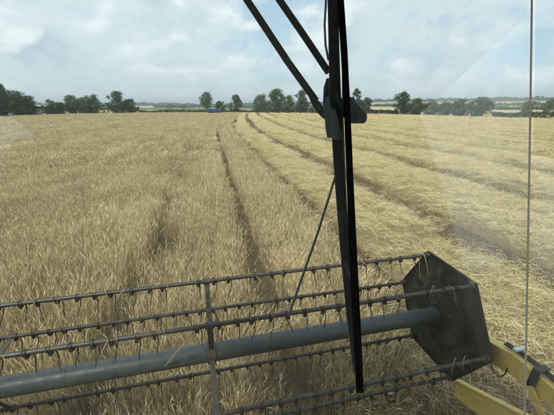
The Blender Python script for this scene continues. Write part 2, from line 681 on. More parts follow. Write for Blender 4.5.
def stubble_clump(n, foot, wmul):
    S = []
    for _ in range(n):
        x, y = rng.normal(0, foot * 0.5, 2)
        h = rng.uniform(0.08, 0.17)
        dx, dy = rng.normal(0, 0.03, 2)
        S.append(([(x, y, 0), (x + dx, y + dy, h)], np.array([0.005, 0.005]) * wmul, np.clip(rng.normal(0.5, 0.25), 0, 1)))
    for _ in range(n // 2):
        x, y = rng.normal(0, foot * 0.5, 2)
        a = rng.random() * 2 * np.pi
        L = rng.uniform(0.05, 0.25)
        S.append(([(x, y, 0.012), (x + math.cos(a) * L, y + math.sin(a) * L, 0.012 + rng.uniform(0, 0.04))], np.array([0.005, 0.004]) * wmul, np.clip(rng.normal(0.6, 0.25), 0, 1)))
    return S


LEANS = [(0.0, 0), (0.0, 0), (0.0, 0)] + [(l, q * math.pi / 2 + 0.4) for l in (0.45, 0.95) for q in range(4)]     # 3 upright beds, then 4 directions at two leans
crop_near = [blades(crop_clump(175, 0.62, 0.48, 0.52, 0.72, l, q), M_crop, 'crop bed') for l, q in LEANS]
crop_mid = [blades(crop_clump(170, 1.5, 0.50, 0.52, 1.6, l, q), M_crop, 'crop bed') for l, q in LEANS]
crop_far = [blades(crop_clump(130, 4.0, 0.55, 0.50, 4.0, l, q), M_crop, 'crop bed') for l, q in LEANS]
tang_near = [blades(straw_tangle(150, 0.8, 0.5, 0.72, 0.05), M_straw, 'straw tangle') for _ in range(5)]
tang_mid = [blades(straw_tangle(120, 2.0, 0.5, 1.8, 0.07), M_straw, 'straw tangle') for _ in range(3)]
tang_far = [blades(straw_tangle(90, 5.0, 0.7, 4.6, 0.10), M_straw, 'straw tangle') for _ in range(2)]
stub_near = [blades(stubble_clump(70, 0.8, 1.0), M_stub, 'stubble clump') for _ in range(3)]
stub_far = [blades(stubble_clump(60, 2.4, 4.0), M_stub, 'stubble clump') for _ in range(2)]


def scatter(o, protos):
    """instances the prototypes on the vertices whose attribute var is 0, 1, 2 ... of mesh object o"""
    g = bpy.data.node_groups.new('spread', 'GeometryNodeTree')
    g.interface.new_socket('Geometry', in_out='INPUT', socket_type='NodeSocketGeometry')
    g.interface.new_socket('Geometry', in_out='OUTPUT', socket_type='NodeSocketGeometry')
    gi, go = g.nodes.new('NodeGroupInput'), g.nodes.new('NodeGroupOutput')
    jn = g.nodes.new('GeometryNodeJoinGeometry')
    g.links.new(gi.outputs[0], jn.inputs[0])

    def attr(nm, ty):
        n = g.nodes.new('GeometryNodeInputNamedAttribute')
        n.data_type = ty
        n.inputs[0].default_value = nm
        return n.outputs[0]
    va, ro, scl = attr('var', 'INT'), attr('rot', 'FLOAT_VECTOR'), attr('scl', 'FLOAT_VECTOR')
    for k, p in enumerate(protos):
        oi = g.nodes.new('GeometryNodeObjectInfo')
        oi.inputs[0].default_value = p
        cmp_ = g.nodes.new('FunctionNodeCompare')
        cmp_.data_type = 'INT'
        cmp_.operation = 'EQUAL'
        g.links.new(va, cmp_.inputs[2])
        cmp_.inputs[3].default_value = k
        ip = g.nodes.new('GeometryNodeInstanceOnPoints')
        e2r = g.nodes.new('FunctionNodeEulerToRotation')
        g.links.new(ro, e2r.inputs[0])
        g.links.new(gi.outputs[0], ip.inputs['Points'])
        g.links.new(cmp_.outputs[0], ip.inputs['Selection'])
        g.links.new(oi.outputs['Geometry'], ip.inputs['Instance'])
        g.links.new(e2r.outputs[0], ip.inputs['Rotation'])
        g.links.new(scl, ip.inputs['Scale'])
        g.links.new(ip.outputs[0], jn.inputs[0])
    g.links.new(jn.outputs[0], go.inputs[0])
    md = o.modifiers.new('spread', 'NODES')
    md.node_group = g


def cloud_object(name, pos, rot, scl, var, protos, base=None, mat=None):
    """one mesh object: an optional base surface plus scattered clumps"""
    bv, bf = base if base is not None else (np.zeros((0, 3)), None)
    V = np.concatenate([bv, pos]) if len(bv) else pos
    me = mesh_np(name, V, bf if bf is not None else np.zeros((0, 4), int), mat, True)
    nb = len(bv)
    for nm, ty, arr, dim in (('var', 'INT', np.concatenate([np.full(nb, -1), var]), 'value'),
                             ('rot', 'FLOAT_VECTOR', np.concatenate([np.zeros((nb, 3)), rot]), 'vector'),
                             ('scl', 'FLOAT_VECTOR', np.concatenate([np.ones((nb, 3)), scl]), 'vector')):
        a = me.attributes.new(nm, ty, 'POINT')
        a.data.foreach_set(dim, np.asarray(arr, np.int32 if ty == 'INT' else np.float32).ravel())
    o = link(name, me)
    scatter(o, protos)
    return o


def in_wedge(x, y, lo=-52, hi=54, margin=2.5):
    """roughly what the lens can see, with room for a step to the side"""
    a = np.degrees(np.arctan2(x, np.maximum(y + margin, 0.01)))
    return (a > lo) & (a < hi) & (y > -0.5)


# ------------------------------------------------------------------ standing crop
EDGE_T = 2.28
TRAM = (0.72, -1.30)


def crop_points(r0, r1, ds, dt):
    """beds set in rows: spacing ds along the rows, dt across"""
    tl = np.arange(EDGE_T - 0.12, -r1, -dt)
    # rows keep clear of the two wheel tracks of the tramline
    keep_t = []
    for t in tl:
        for c in TRAM:
            g_ = 0.39 if c > 0 else 0.22
            if abs(t - c) < g_: t = c + math.copysign(g_ + 0.04, t - c)
        keep_t.append(t)
    sl = np.arange(-2, r1 + 20, ds)
    S, T = np.meshgrid(sl, np.array(keep_t), indexing='ij')
    S = (S + rng.uniform(-0.4, 0.4, S.shape) * ds).ravel()
    T = (T + rng.uniform(-0.12, 0.12, T.shape) * dt).ravel()
    T = np.where(T > EDGE_T - 1.2, T + 0.10 * (fbm(S * 0.9, S * 0 + 2.2, 2) - 0.5), T)
    x, y = to_xy(S, T)
    r = np.hypot(x, y)
    keep = (r >= r0) & (r < r1) & in_wedge(x, y) & in_poly(x, y)
    mx, my = x * AX[0] + y * AX[1], x * FW[0] + y * FW[1]
    keep &= ~((np.abs(T - TRAM[1]) < 0.45) & (rng.random(len(T)) < 0.3) & (fbm(S / 4.0, S * 0 + 8, 2) > 0.42))
    keep &= ~((np.abs(mx) < 2.45) & (my < 1.7))             # already gathered by the header
    return x[keep], y[keep], S[keep]


cx, cy, cv, cs, cz = [], [], [], [], []
for r0, r1, ds, dt, k0 in ((0, 16, 0.50, 0.44, 0), (16, 55, 1.25, 0.48, 11), (55, 215, 3.3, 0.60, 22)):
    x, y, s0 = crop_points(r0, r1, ds, dt)
    ts = to_st(x, y)[1]
    lod = fbm(ts / 1.7 + 40, s0 / 5.5, 3) + rng.normal(0, 0.03, len(x)) - 0.10 * np.exp(-((ts + 0.3) / 1.7) ** 2) + 0.045 * (ts < -2.2)        # where the crop has gone down
    lvl = (lod > 0.50).astype(int) + (lod > 0.56).astype(int)
    lvl = np.where(rng.random(len(x)) < 0.1, rng.integers(0, 2, len(x)), lvl)
    q4 = (np.floor(fbm(x / 5.0 + 7, y / 5.0 + 3, 2) * 12 + rng.normal(0, 0.35, len(x)))).astype(int) % 4
    vv = np.where(lvl == 0, rng.integers(0, 3, len(x)), 3 + (np.clip(lvl, 1, 2) - 1) * 4 + q4)
    cv.append(k0 + vv)
    cx.append(x)
    cy.append(y)
    eps = 0.5
    bs = (bend(s0 + eps) - bend(s0 - eps)) / (2 * eps)
    cz.append(math.pi / 2 + ROW - np.arctan(bs))
    cs.append(rng.uniform(0.9, 1.12, len(x)))
x, y, v, s_, zr = map(np.concatenate, (cx, cy, cv, cs, cz))
n = len(x)
zr = zr + rng.normal(0, 0.05, n) + np.where((v % 11 < 3) & (rng.random(n) < 0.5), math.pi, 0)
rot = np.stack([rng.normal(0, 0.04, n), rng.normal(0, 0.04, n), zr], 1)
ss_, tt_ = to_st(x, y)
hs = 0.70 + 0.34 * fbm(tt_ / 0.55, ss_ / 9.0 + 60, 2) + 0.26 * fbm(x / 1.2, y / 1.2 + 60, 3)
scl = np.stack([s_, np.ones(n), hs], 1)
crop = cloud_object('standing_crop', np.stack([x, y, np.zeros(n)], 1), rot, scl, v, crop_near + crop_mid + crop_far)
tag(crop, 'standing ripe golden barley crop left of the cut strip', 'crop', kind='stuff')

# ------------------------------------------------------------------ windrows of straw and the stubble between them
ROWS = [(4.25, 1.02, 0.30)] + [(8.05 + 4.7 * k, 1.72, 0.27 if k < 1 else 0.20) for k in range(17)]
GAPN = 'straw windrows lying in rows on the stubble'
ORD = ['first', 'second', 'third', 'fourth', 'fifth', 'sixth', 'seventh', 'eighth', 'ninth', 'tenth', 'eleventh', 'twelfth', 'thirteenth', 'fourteenth', 'fifteenth', 'sixteenth', 'seventeenth', 'eighteenth']


def row_height(s, dt, hw, hh, k):
    prof = np.clip(1 - np.abs(dt / (hw * (1 + 0.35 * (fbm(s * 0.6 + 31 * k, dt * 0 + k, 3) - 0.5)))) ** 4.5, 0, 1)
    bumps = 0.55 + 0.9 * fbm(s * 1.3 + 11 * k, dt * 1.5 + 5 * k, 4)
    return prof * hh * bumps


for k, (t0, hw, hh) in enumerate(ROWS):
    ss = np.concatenate([np.arange(-3, 25, 0.16), np.arange(25, 70, 0.5), np.arange(70, 175, 1.6)])
    tt = np.linspace(-1.25, 1.25, 25) * hw
    wav = 0.35 * (fbm(ss * 0.12 + 3 * k, ss * 0 + k, 2) - 0.5)
    S, T = np.meshgrid(ss, tt, indexing='ij')
    X, Y = to_xy(S, T + t0 + wav[:, None])
    Z = row_height(S, T, hw, hh, k) - 0.015
    # keep the part inside the field and near the view
    ok = in_poly(X, Y) & in_wedge(X, Y, -60, 60, 4)
    idx = np.arange(S.size).reshape(S.shape)
    q = np.stack([idx[:-1, :-1], idx[1:, :-1], idx[1:, 1:], idx[:-1, 1:]], -1).reshape(-1, 4)
    q = q[ok.ravel()[q].all(1)]
    if len(q) < 40: continue
    used = np.unique(q)
    remap = np.full(S.size, -1)
    remap[used] = np.arange(len(used))
    BV = np.stack([X.ravel(), Y.ravel(), Z.ravel()], 1)[used]
    BF = remap[q]
    px, py, pz, pv, psc = [], [], [], [], []
    for s0, s1, dens, k0, kn, w in ((-3, 20, 8.0, 0, 5, 1.0), (20, 60, 1.9, 5, 3, 1.0), (60, 170, 0.34, 8, 2, 1.0)):
        n = int((s1 - s0) * hw * 2.3 * dens)
        s = rng.uniform(s0, s1, n)
        t = rng.uniform(-0.93, 0.93, n) * hw if s0 < 60 else rng.uniform(-0.85, 0.85, n) * hw
        if k == 0: t = np.where(rng.random(n) < 0.10, -1.42 + rng.normal(0, 0.05, n), t)
        wv = np.interp(s, ss, wav)
        xx, yy = to_xy(s, t + t0 + wv)
        r = np.hypot(xx, yy)
        kp = in_poly(xx, yy) & in_wedge(xx, yy)
        px.append(xx[kp]); py.append(yy[kp])
        pz.append(row_height(s, t, hw, hh, k)[kp] + 0.0)
        pv.append(k0 + rng.integers(0, kn, kp.sum()))
        psc.append(rng.uniform(0.8, 1.25, kp.sum()))
    px, py, pz, pv, psc = map(np.concatenate, (px, py, pz, pv, psc))
    n = len(px)
    rs = to_st(px, py)[0]
    rz = math.pi / 2 + ROW - np.arctan(bend(rs + 0.5) - bend(rs - 0.5)) + rng.normal(0, 0.12, n) + math.pi * rng.integers(0, 2, n)
    tw = np.where(pv < 5, 0.22, np.where(pv < 8, 0.08, 0.02))
    rot = np.stack([rng.normal(0, 0.22, n), rng.normal(0, 1, n) * tw, rz], 1)
    o = link('straw_windrow', mesh_np('straw_windrow', BV, BF, M_windrow, True))
    cvr = cloud_object('loose_straw', np.stack([px, py, pz], 1), rot, np.stack([psc] * 3, 1), pv, tang_near + tang_mid + tang_far)
    cvr.parent = o
    cvr['kind'] = 'stuff'
    lab = 'pale straw windrow right beside the standing crop edge' if k == 0 else 'pale straw windrow, %s to the right of the standing crop edge' % ORD[k]
    tag(o, lab, 'straw windrow', GAPN)

sx_, sy_, sv, ssc = [], [], [], []
for r0, r1, dens, k0, kn in ((0, 26, 5.0, 0, 3), (26, 190, 0.35, 3, 2)):
    n = int((2 * r1) ** 2 * dens / 2)
    x, y = rng.uniform(-5, r1, n), rng.uniform(-1, r1, n)
    s, t = to_st(x, y)
    r = np.hypot(x, y)
    kp = (r >= r0) & (r < r1) & (t > EDGE_T - 0.2) & in_poly(x, y) & in_wedge(x, y)
    inside = np.zeros(n, bool)
    for t0, hw, hh in ROWS: inside |= np.abs(t - t0) < hw * 0.8
    kp &= ~inside
    hx_, hy_ = x * AX[0] + y * AX[1], x * FW[0] + y * FW[1]
    kp |= (r >= r0) & (r < r1) & (np.abs(hx_) < 2.4) & (hy_ > 1.3) & (hy_ < 2.6)
    kp |= (r >= r0) & (r < min(r1, 60)) & in_wedge(x, y) & (np.abs(t - TRAM[0]) < 0.30) & (s > 0.2)
    # the wheels of the machine kept the tracks beside each windrow nearly bare
    sx_.append(x[kp]); sy_.append(y[kp])
    sv.append(k0 + rng.integers(0, kn, kp.sum()))
    ssc.append(rng.uniform(0.8, 1.2, kp.sum()))
x, y, v, s_ = map(np.concatenate, (sx_, sy_, sv, ssc))
n = len(x)
rot = np.stack([rng.normal(0, 0.08, n), rng.normal(0, 0.08, n), rng.random(n) * 6.283], 1)
st = cloud_object('stubble', np.stack([x, y, np.zeros(n)], 1), rot, np.stack([s_] * 3, 1), v, stub_near + stub_far)
tag(st, 'short cut stubble between the straw windrows', 'stubble', kind='stuff')


# ------------------------------------------------------------------ trees and hedges round the field
def leaf_quads(C, size, flat=0.0):
    n = len(C)
    a = rng.normal(size=(n, 3))
    a /= np.linalg.norm(a, axis=1)[:, None]
    b = np.cross(a, rng.normal(size=(n, 3)))
    b /= np.linalg.norm(b, axis=1)[:, None]
    sz = size * rng.uniform(0.6, 1.4, n)[:, None]
    V = np.stack([C - a * sz, C - b * sz * 0.6, C + a * sz, C + b * sz * 0.6], 1).reshape(-1, 3)
    return V, np.arange(4 * n).reshape(n, 4)


def tree(u, vtop, wpx, label, vbase=None, far=1.02, sparse=1.0, low=0.18, shape=1.0, group='trees along the far edge of the field', name='field_tree', n_leaf=4600):
    vb = edge_v(u) if vbase is None else vbase
    b = on_ground(u, vb) * np.array([far, far, 0])
    bz = float(terrain(b[0], b[1]))
    r = ray(u, vtop)
    k = b[1] / r[1]
    ht = H + r[2] * k - bz
    wid = wpx / F * k * 0.98
    root = empty(name, (b[0], b[1], bz - 0.05))
    tag(root, label, 'tree', group)
    tr = MB()
    th = ht * (low + 0.25)
    lean = rng.normal(0, 0.03, 2)
    tr.tube([(0, 0, 0), (lean[0] * th, lean[1] * th, th * 0.5), (lean[0] * th * 2, lean[1] * th * 2, th), (lean[0] * th * 2.5, lean[1] * th * 2, ht * 0.8)],
            [0.030 * ht, 0.022 * ht, 0.016 * ht, 0.004 * ht], 8)
    lobes = []
    nl = max(9, int(22 * sparse))
    for i in range(nl):
        f = (i + 0.5) / nl
        z = ht * (low + (0.90 - low) * f)
        fr = (z / ht - low) / (1 - low)
        env = math.sin(math.pi * min(1, max(0.08, fr * 0.86 + 0.12))) ** 0.6
        a = i * 2.4 + rng.normal(0, 0.5)
        rad = wid * 0.5 * env * rng.uniform(0.3, 0.88)
        c = np.array([math.cos(a) * rad, math.sin(a) * rad, z])
        lr = min(wid * 0.2, ht * 0.16) * rng.uniform(0.6, 1.25) * (0.75 + 0.35 * env)
        lobes.append((c, lr))
        s0 = np.array([lean[0] * z, lean[1] * z, max(th * 0.5, z - rad * 0.9)])
        tr.tube([s0, (s0 + c) / 2 + np.array([0, 0, -0.05 * rad]), c], [0.010 * ht, 0.006 * ht, 0.002 * ht], 5)
    # one at the very top so that the height is kept
    lobes.append((np.array([rng.normal(0, wid * 0.06), 0, ht - wid * 0.12]), wid * 0.14))
    tr.build('trunk', M_bark, root)
    pts = []
    tot = sum(l ** 2 for _, l in lobes)
    for c, l in lobes:
        n = int(n_leaf * sparse * l * l / tot)
        d = rng.normal(size=(n, 3))
        d /= np.linalg.norm(d, axis=1)[:, None]
        rr = l * (0.25 + 0.9 * rng.random(n)) * (0.72 + 0.5 * fbm(d[:, 0] * 2 + c[0] * 3, d[:, 1] * 2 + d[:, 2] * 2.2 + c[2], 3))
        pts.append(c + d * rr[:, None] * np.array([1.05, 1.05, 0.86]))
    C = np.concatenate(pts)
    C = C[C[:, 2] > ht * low * 0.55]
    V, Q = leaf_quads(C, 0.019 * ht + 0.05)
    link('crown', mesh_np('crown', V, Q, M_leaf), root)
    return root


T_LEFT = 'trees at the left end of the field edge'
tree(-14, 84, 30, 'tall dark tree cut by the left edge of the picture', low=0.05, group=T_LEFT)
tree(4, 81, 22, 'tallest dark tree at the far left field corner', low=0.05, group=T_LEFT)
tree(19, 89.5, 19, 'dark rounded tree right of the tallest tree at far left', low=0.05, group=T_LEFT)
tree(31, 95, 15, 'lower dark tree ending the clump at far left', low=0.04, group=T_LEFT)
tree(52, 99, 11, 'thin scrubby tree rising from the hedge at left', sparse=0.6, low=0.1, group=T_LEFT)
tree(60, 102, 12, 'low bushy tree between the scrubby tree and the round pair', low=0.05, group=T_LEFT)
tree(73, 94.5, 13, 'small tree with a knobbly crown left of the broad one', low=0.1, group=T_LEFT)
tree(84, 97, 14, 'left half of the broad double crowned tree clump', low=0.05, group=T_LEFT)
tree(94, 94, 17, 'broad rounded tree left of the lone tall tree', low=0.05, group=T_LEFT)
tree(119, 90.5, 22, 'large dense tree standing left of the open gap in the hedge', low=0.04, group=T_LEFT)
tree(131, 98.5, 13, 'lower tree sloping off the right of the large dense tree', low=0.03, group=T_LEFT)
tree(171, 104, 10, 'small round tree far off beyond the hedge gap', vbase=110.0, low=0.05, n_leaf=1400)
tree(184, 104, 3.5, 'thin upright little tree beside the far round one', vbase=110.3, low=0.05, n_leaf=700)
tree(207, 91.5, 15, 'tall airy tree with a bare stem above the blue trailer', sparse=0.65, low=0.30)
tree(221, 100.5, 13, 'small round tree just right of the blue trailer', low=0.06)
tree(231, 101.5, 5, 'narrow young tree squeezed against the upright tree', low=0.05, n_leaf=1200)
tree(237, 94, 11, 'upright narrow tree left of the central clump', low=0.10)
tree(261, 94, 21, 'broad tree at the left of the central clump', low=0.06)
tree(276, 88, 20, 'tallest tree of the central clump', low=0.06)
tree(288, 95, 17, 'rounded tree right of the tallest central tree', low=0.04)
tree(301, 89, 17, 'tall tree at the right of the central clump by the wiper', low=0.10)
tree(315, 103, 12, 'low tree just left of the wiper bracket', low=0.03)
tree(356, 88, 12, 'slender tree just right of the wiper blade', sparse=0.7, low=0.16)
tree(366, 97, 11, 'short tree beside the slender one by the wiper', low=0.06)
T_RIGHT = 'trees along the right part of the field edge'
tree(401, 90.5, 18, 'tall wide tree at the left end of the right hand row', low=0.04, group=T_RIGHT)
tree(415, 98, 16, 'rounded tree next to the tall wide tree', low=0.02, group=T_RIGHT)
tree(430, 101, 18, 'low bushy tree, third of the right hand row', low=0.02, group=T_RIGHT)
tree(444, 101.5, 17, 'low bushy tree, fourth of the right hand row', low=0.02, group=T_RIGHT)
tree(458, 98.5, 19, 'bushy tree, fifth of the right hand row', low=0.02, group=T_RIGHT)
tree(478, 97, 25, 'broad dome shaped tree ending the right hand row', low=0.02, group=T_RIGHT)
tree(527, 100, 16, 'low dark tree seen just left of the window seal', vbase=113.2, low=0.02, group=T_RIGHT)
tree(549, 98.5, 17, 'dark tree at the far right edge beyond the window seal', vbase=113.6, low=0.02, group=T_RIGHT)


def hedge(u0, u1, h_px, label, far=1.012, depth=1.6):
    us = np.linspace(u0, u1, 40)
    B = np.array([on_ground(u, edge_v(u)) * np.array([far, far, 0]) for u in us])
    seg = np.concatenate([[0], np.cumsum(np.linalg.norm(np.diff(B, axis=0), axis=1))])
    L = seg[-1]
    mid = B[len(B) // 2]
    k = np.linalg.norm(B[:, :2], axis=1).mean()
    hgt = h_px / F * k * 0.95
    n = int(min(9000, L * 110))
    q = rng.random(n) * L
    x, y = np.interp(q, seg, B[:, 0]), np.interp(q, seg, B[:, 1])
    top = hgt * (0.6 + 0.75 * fbm(q / 5.0 + u0, q * 0 + 2.0, 4))
    z = top * rng.random(n) ** 0.65
    w = depth * (0.5 + 0.5 * (1 - z / (top + 0.01)))
    dr = np.stack([x, y], 1) / np.hypot(x, y)[:, None]
    off = rng.uniform(-0.5, 0.5, n) * w + 0.6
    C = np.stack([x + dr[:, 0] * off, y + dr[:, 1] * off, z], 1) - np.array([mid[0], mid[1], 0])
    V, Q = leaf_quads(C, 0.26)
    o = link('hedge', mesh_np('hedge', V, Q, M_hedge), None, (mid[0], mid[1], 0))
    tag(o, label, 'hedge', 'hedges bounding the field')


hedge(-90, 48, 10.0, 'thick hedge under the dark trees at far left')
hedge(48, 140, 7.5, 'hedge under the row of trees left of the gap')
hedge(140, 204, 2.9, 'low clipped hedge left of the blue trailer')
hedge(204, 262, 2.9, 'low hedge running behind the blue trailer')
hedge(262, 345, 5.0, 'hedge beneath the central clump of trees')
hedge(345, 398, 4.6, 'hedge just right of the wiper blade')
hedge(398, 492, 11.0, 'bushy hedge beneath the right hand row of trees')
hedge(492, 620, 5.4, 'low hedge at far right behind the window seal')


def wood(name, a0, a1, dist, hgt, label, n, seed):
    """far-off belt of trees that reads as one mass"""
    r_ = np.random.default_rng(seed)
    a = np.radians(r_.uniform(a0, a1, n))
    d = dist * (1 + 0.10 * (fbm(np.degrees(a) / 6 + seed, a * 0, 2) - 0.5)) + r_.uniform(0, 12, n)
    x, y = np.sin(a) * d, np.cos(a) * d
    top = hgt * (0.25 + 1.1 * fbm(np.degrees(a) * 1.6 + seed * 7, a * 0 + seed, 4))
    z = terrain(x, y) + top * r_.random(n) ** 0.7
    V, Q = leaf_quads(np.stack([x, y, z], 1), dist * 0.0016 + 0.3)
    tag(link(name, mesh_np(name, V, Q, M_leaf)), label, 'woodland', kind='stuff')


wood('distant_woodland', -60, 62, 1250, 11, 'bluish belt of woodland on the horizon', 26000, 3)
wood('distant_hedgerow', -20, 62, 640, 5, 'far hedgerow line crossing the pale fields behind the field edge', 12000, 8)
wood('distant_hedgerow', 20, 62, 380, 4, 'nearer hedgerow line beyond the field edge at right', 7000, 5)

# ------------------------------------------------------------------ blue trailer by the hedge
tp = on_ground(213, 114.0)
blue = empty('farm_trailer', (tp[0], tp[1], 0), 0.12)
tag(blue, 'small blue farm trailer parked at the far hedge', 'trailer')
b = MB()
b.quad_loft([[(-2.4, -1.05, 0.85), (2.6, -1.05, 0.85), (2.6, 1.05, 0.85), (-2.4, 1.05, 0.85)],
             [(-2.7, -1.2, 2.15), (2.75, -1.2, 2.15), (2.75, 1.2, 2.15), (-2.7, 1.2, 2.15)]])
body_o = b.build('body', M_blue, blue, 0.03)
for i in range(6):
    MB().box((-2.25 + i * 0.92, -1.27, 0.9), (-2.15 + i * 0.92, -1.13, 2.1)).build('side_rib', M_blue, body_o)
MB().box((-2.3, -0.5, 0.62), (3.9, 0.5, 0.84)).build('chassis', M_dark, blue)
MB().bar((3.9, 0, 0.72), (5.2, 0, 0.5), 0.14, 0.14).build('drawbar', M_dark, blue)
for wx in (-1.2, 0.1):
    for wy in (-1.0, 1.0):
        MB().tube([(wx, wy - 0.16, 0.5), (wx, wy + 0.16, 0.5)], 0.5, 20).build('wheel', M_rubber, blue)

# ------------------------------------------------------------------ the reel
RX, RY, RZ, RB, RP, PH = 2.04, 2.12, 1.20, 0.535, 0.575, math.radians(62.3)


def mloc(x, y, z):
    p = AX * x + FW * y
    return (p[0], p[1], z)


reel = empty('harvester_reel', mloc(0, RY, RZ), YAW)
tag(reel, 'grey pick-up reel with six tine bars, central tube and black end plate', 'reel')


def vert(k, r):
    a = PH + k * math.pi / 3
    return Vector((0, math.cos(a) * r, math.sin(a) * r))


t_ = MB()
t_.tube([(-RX - 0.02, 0, 0), (RX + 0.0, 0, 0)], 0.070, 28)
tube_o = t_.build('reel_tube', M_tube, reel, 0, True)
for xx in (-1.0, 0.86):
    MB().tube([(xx - 0.012, 0, 0), (xx + 0.012, 0, 0)], 0.0725, 28).build('weld_band', M_tube, tube_o, 0, True)

# one tine: spring coil clamped on the bar, then a hanging finger with a kink
tn = MB()
coil = [(0.016 * (i / 24 - 0.5) * 2, math.cos(i / 24 * 4 * math.pi) * 0.0185, math.sin(i / 24 * 4 * math.pi) * 0.0185) for i in range(25)]
tn.tube(coil, 0.0040, 5)
tn.tube([(0.016, 0.0185, 0.0), (0.017, 0.026, -0.035), (0.020, 0.018, -0.08), (0.014, -0.002, -0.12), (0.014, -0.012, -0.158)], [0.0042, 0.0042, 0.0038, 0.0034, 0.0026], 5)
tn.box((-0.010, -0.014, -0.036), (0.010, 0.014, -0.010))
proto = tn.build('tine', M_wire, None)
tine_me = proto.data
bpy.data.objects.remove(proto)
for k in range(6):
    c = vert(k, RB)
    bm_ = MB()
    bm_.tube([(-RX, 0, 0), (RX - 0.005, 0, 0)], 0.0155, 12)
    bar_o = bm_.build('tine_bar', M_bar, reel, 0, True, c)
    x = -RX + 0.13
    while x < RX - 0.08:
        if rnd.random() > 0.05:
            o = link('tine', tine_me, bar_o, (x + rnd.uniform(-0.018, 0.018), 0, -0.002), (rnd.gauss(0, 0.16), rnd.gauss(0, 0.10), rnd.gauss(0, 0.3)))
        x += 0.122
    # clamp collars where the bar runs through the spiders
    for xx in (-1.56, 0.0):
        MB().tube([(xx - 0.03, 0, 0), (xx + 0.03, 0, 0)], 0.024, 12).build('collar', M_bar, bar_o, 0, True)
for xx in (-1.56, 0.0):
    MB().tube([(xx - 0.03, 0, 0), (xx + 0.03, 0, 0)], 0.088, 24).build('spider_hub', M_bar, reel, 0.004)
    for k in range(6):
        e = vert(k, RB - 0.02)
        e0 = vert(k, 0.085)
        MB().bar((xx, e0.y, e0.z), (xx, e.y, e.z), 0.010, 0.038, (1, 0, 0)).build('spider_arm', M_bar, reel, 0.002)


def end_plate(side):
    x0 = side * (RX + 0.006)
    p = MB()
    p.prism([(x0, vert(k, RP).y, vert(k, RP).z) for k in range(6)], (side * 0.006, 0, 0))
    po = p.build('end_plate', M_plate, reel)
    # folded rim, raised hub dish, bearing ring
    rim = MB()
    for k in range(6):
        a, bb = vert(k, RP - 0.006), vert(k + 1, RP - 0.006)
        rim.bar((x0 - side * 0.006, a.y, a.z), (x0 - side * 0.006, bb.y, bb.z), 0.006, 0.014, (1, 0, 0))
    rim.build('rim', M_plate, po)
    rings = []
    for xx, rr in ((0.0, 0.30), (-0.02, 0.285), (-0.026, 0.255), (-0.030, 0.115), (-0.05, 0.10)):
        rings.append([(x0 + side * xx, math.cos(i / 32 * 2 * math.pi) * rr, math.sin(i / 32 * 2 * math.pi) * rr) for i in range(32)])
    MB().quad_loft(rings, True).build('hub_dish', M_plate, po, 0, True)
    for k in range(6):
        a = vert(k + 0.5, 0.17)
        MB().tube([(x0 - side * 0.026, a.y, a.z), (x0 - side * 0.044, a.y, a.z)], 0.013, 6).build('bolt', M_bar, po)
    for k in range(6):
        a = vert(k, RB)
        MB().tube([(x0 - side * 0.001, a.y, a.z), (x0 - side * 0.035, a.y, a.z)], 0.030, 12).build('bar_bush', M_bar, po, 0, True)


end_plate(1)
end_plate(-1)

# ------------------------------------------------------------------ header: yellow frame to the right, platform under the reel
def on_side(u, v, xm=2.14):
    """machine coordinates of a photo pixel on the header's right side plane"""
    r = ray(u, v)
    k = xm / (r @ AX)
    return to_machine(r * k + np.array([0, 0, H]))


header = empty('header_frame', mloc(0, RY, 0), YAW)
tag(header, 'yellow header frame arms and side panel beside the black reel plate', 'harvester header')
HO = (0, RY, 0)
PX = lambda u, v, xm=2.14: Vector(on_side(u, v, xm))
# reel arm: deep beam with a bend, running back from the reel end towards the machine
up_e = [PX(486, 340), PX(514, 355), PX(556, 391), PX(590, 418)]
lo_e = [PX(488, 362), PX(512, 376), PX(552, 408), PX(584, 436)]
arm = MB(HO)
arm.quad_loft([[p0, p1, p1 + Vector((0.07, 0, 0)), p0 + Vector((0.07, 0, 0))] for p0, p1 in zip(up_e, lo_e)])
arm_o = arm.build('reel_arm', M_yellow, header, 0.006)
# hose lying along the top of the arm, held by a clamp
hp = [p + Vector((0.045, 0, 0.012)) for p in (PX(500, 346), PX(514, 355), PX(530, 367), PX(556, 390), PX(588, 416))]
MB(HO).tube(hp, 0.011, 8).build('hydraulic_hose', M_hose, arm_o, 0, True)
MB(HO).tube([p + Vector((0.018, 0, 0.004)) for p in hp], 0.008, 8).build('hydraulic_hose', M_hose, arm_o, 0, True)
ca, cb = PX(537, 373), PX(530, 388)
MB(HO).bar(ca + Vector((-0.012, 0, 0.02)), cb + Vector((-0.012, 0, -0.01)), 0.05, 0.012, (1, 0, 0)).build('clamp', M_hose, arm_o, 0.003)
MB(HO).bar(ca + Vector((-0.015, 0, 0.024)), ca + Vector((0.085, 0, 0.03)), 0.05, 0.012).build('clamp', M_hose, arm_o, 0.003)
MB(HO).bar(PX(515, 351) + Vector((-0.01, 0, 0.01)), PX(515, 351) + Vector((0.08, 0, 0.01)), 0.03, 0.02).build('hose_clip', M_clip, arm_o, 0.004)
# stay falling from the arm
sa, sb = PX(530, 386, 2.12), PX(547, 428, 2.12)
MB(HO).bar(sa, sb, 0.045, 0.02, (1, 0, 0)).build('stay', M_yellow, header, 0.003)
# lower side panel with its flange
p0, p1 = PX(456, 381, 2.10), PX(524, 416, 2.10)
pd = (p1 - p0).normalized()
p1 = p1 + pd * 0.25
lp = MB(HO)
dn = Vector((0, 0, -0.30))
lp.prism([p0, p1, p1 + dn, p0 + dn * 0.55 + pd * 0.02], (0.012, 0, 0))
sp_o = lp.build('side_panel', M_yellow, header)
MB(HO).bar(p0 + Vector((0.012, 0, 0.006)), p1 + Vector((0.012, 0, 0.006)), 0.05, 0.012).build('flange', M_yellow, sp_o, 0.002)
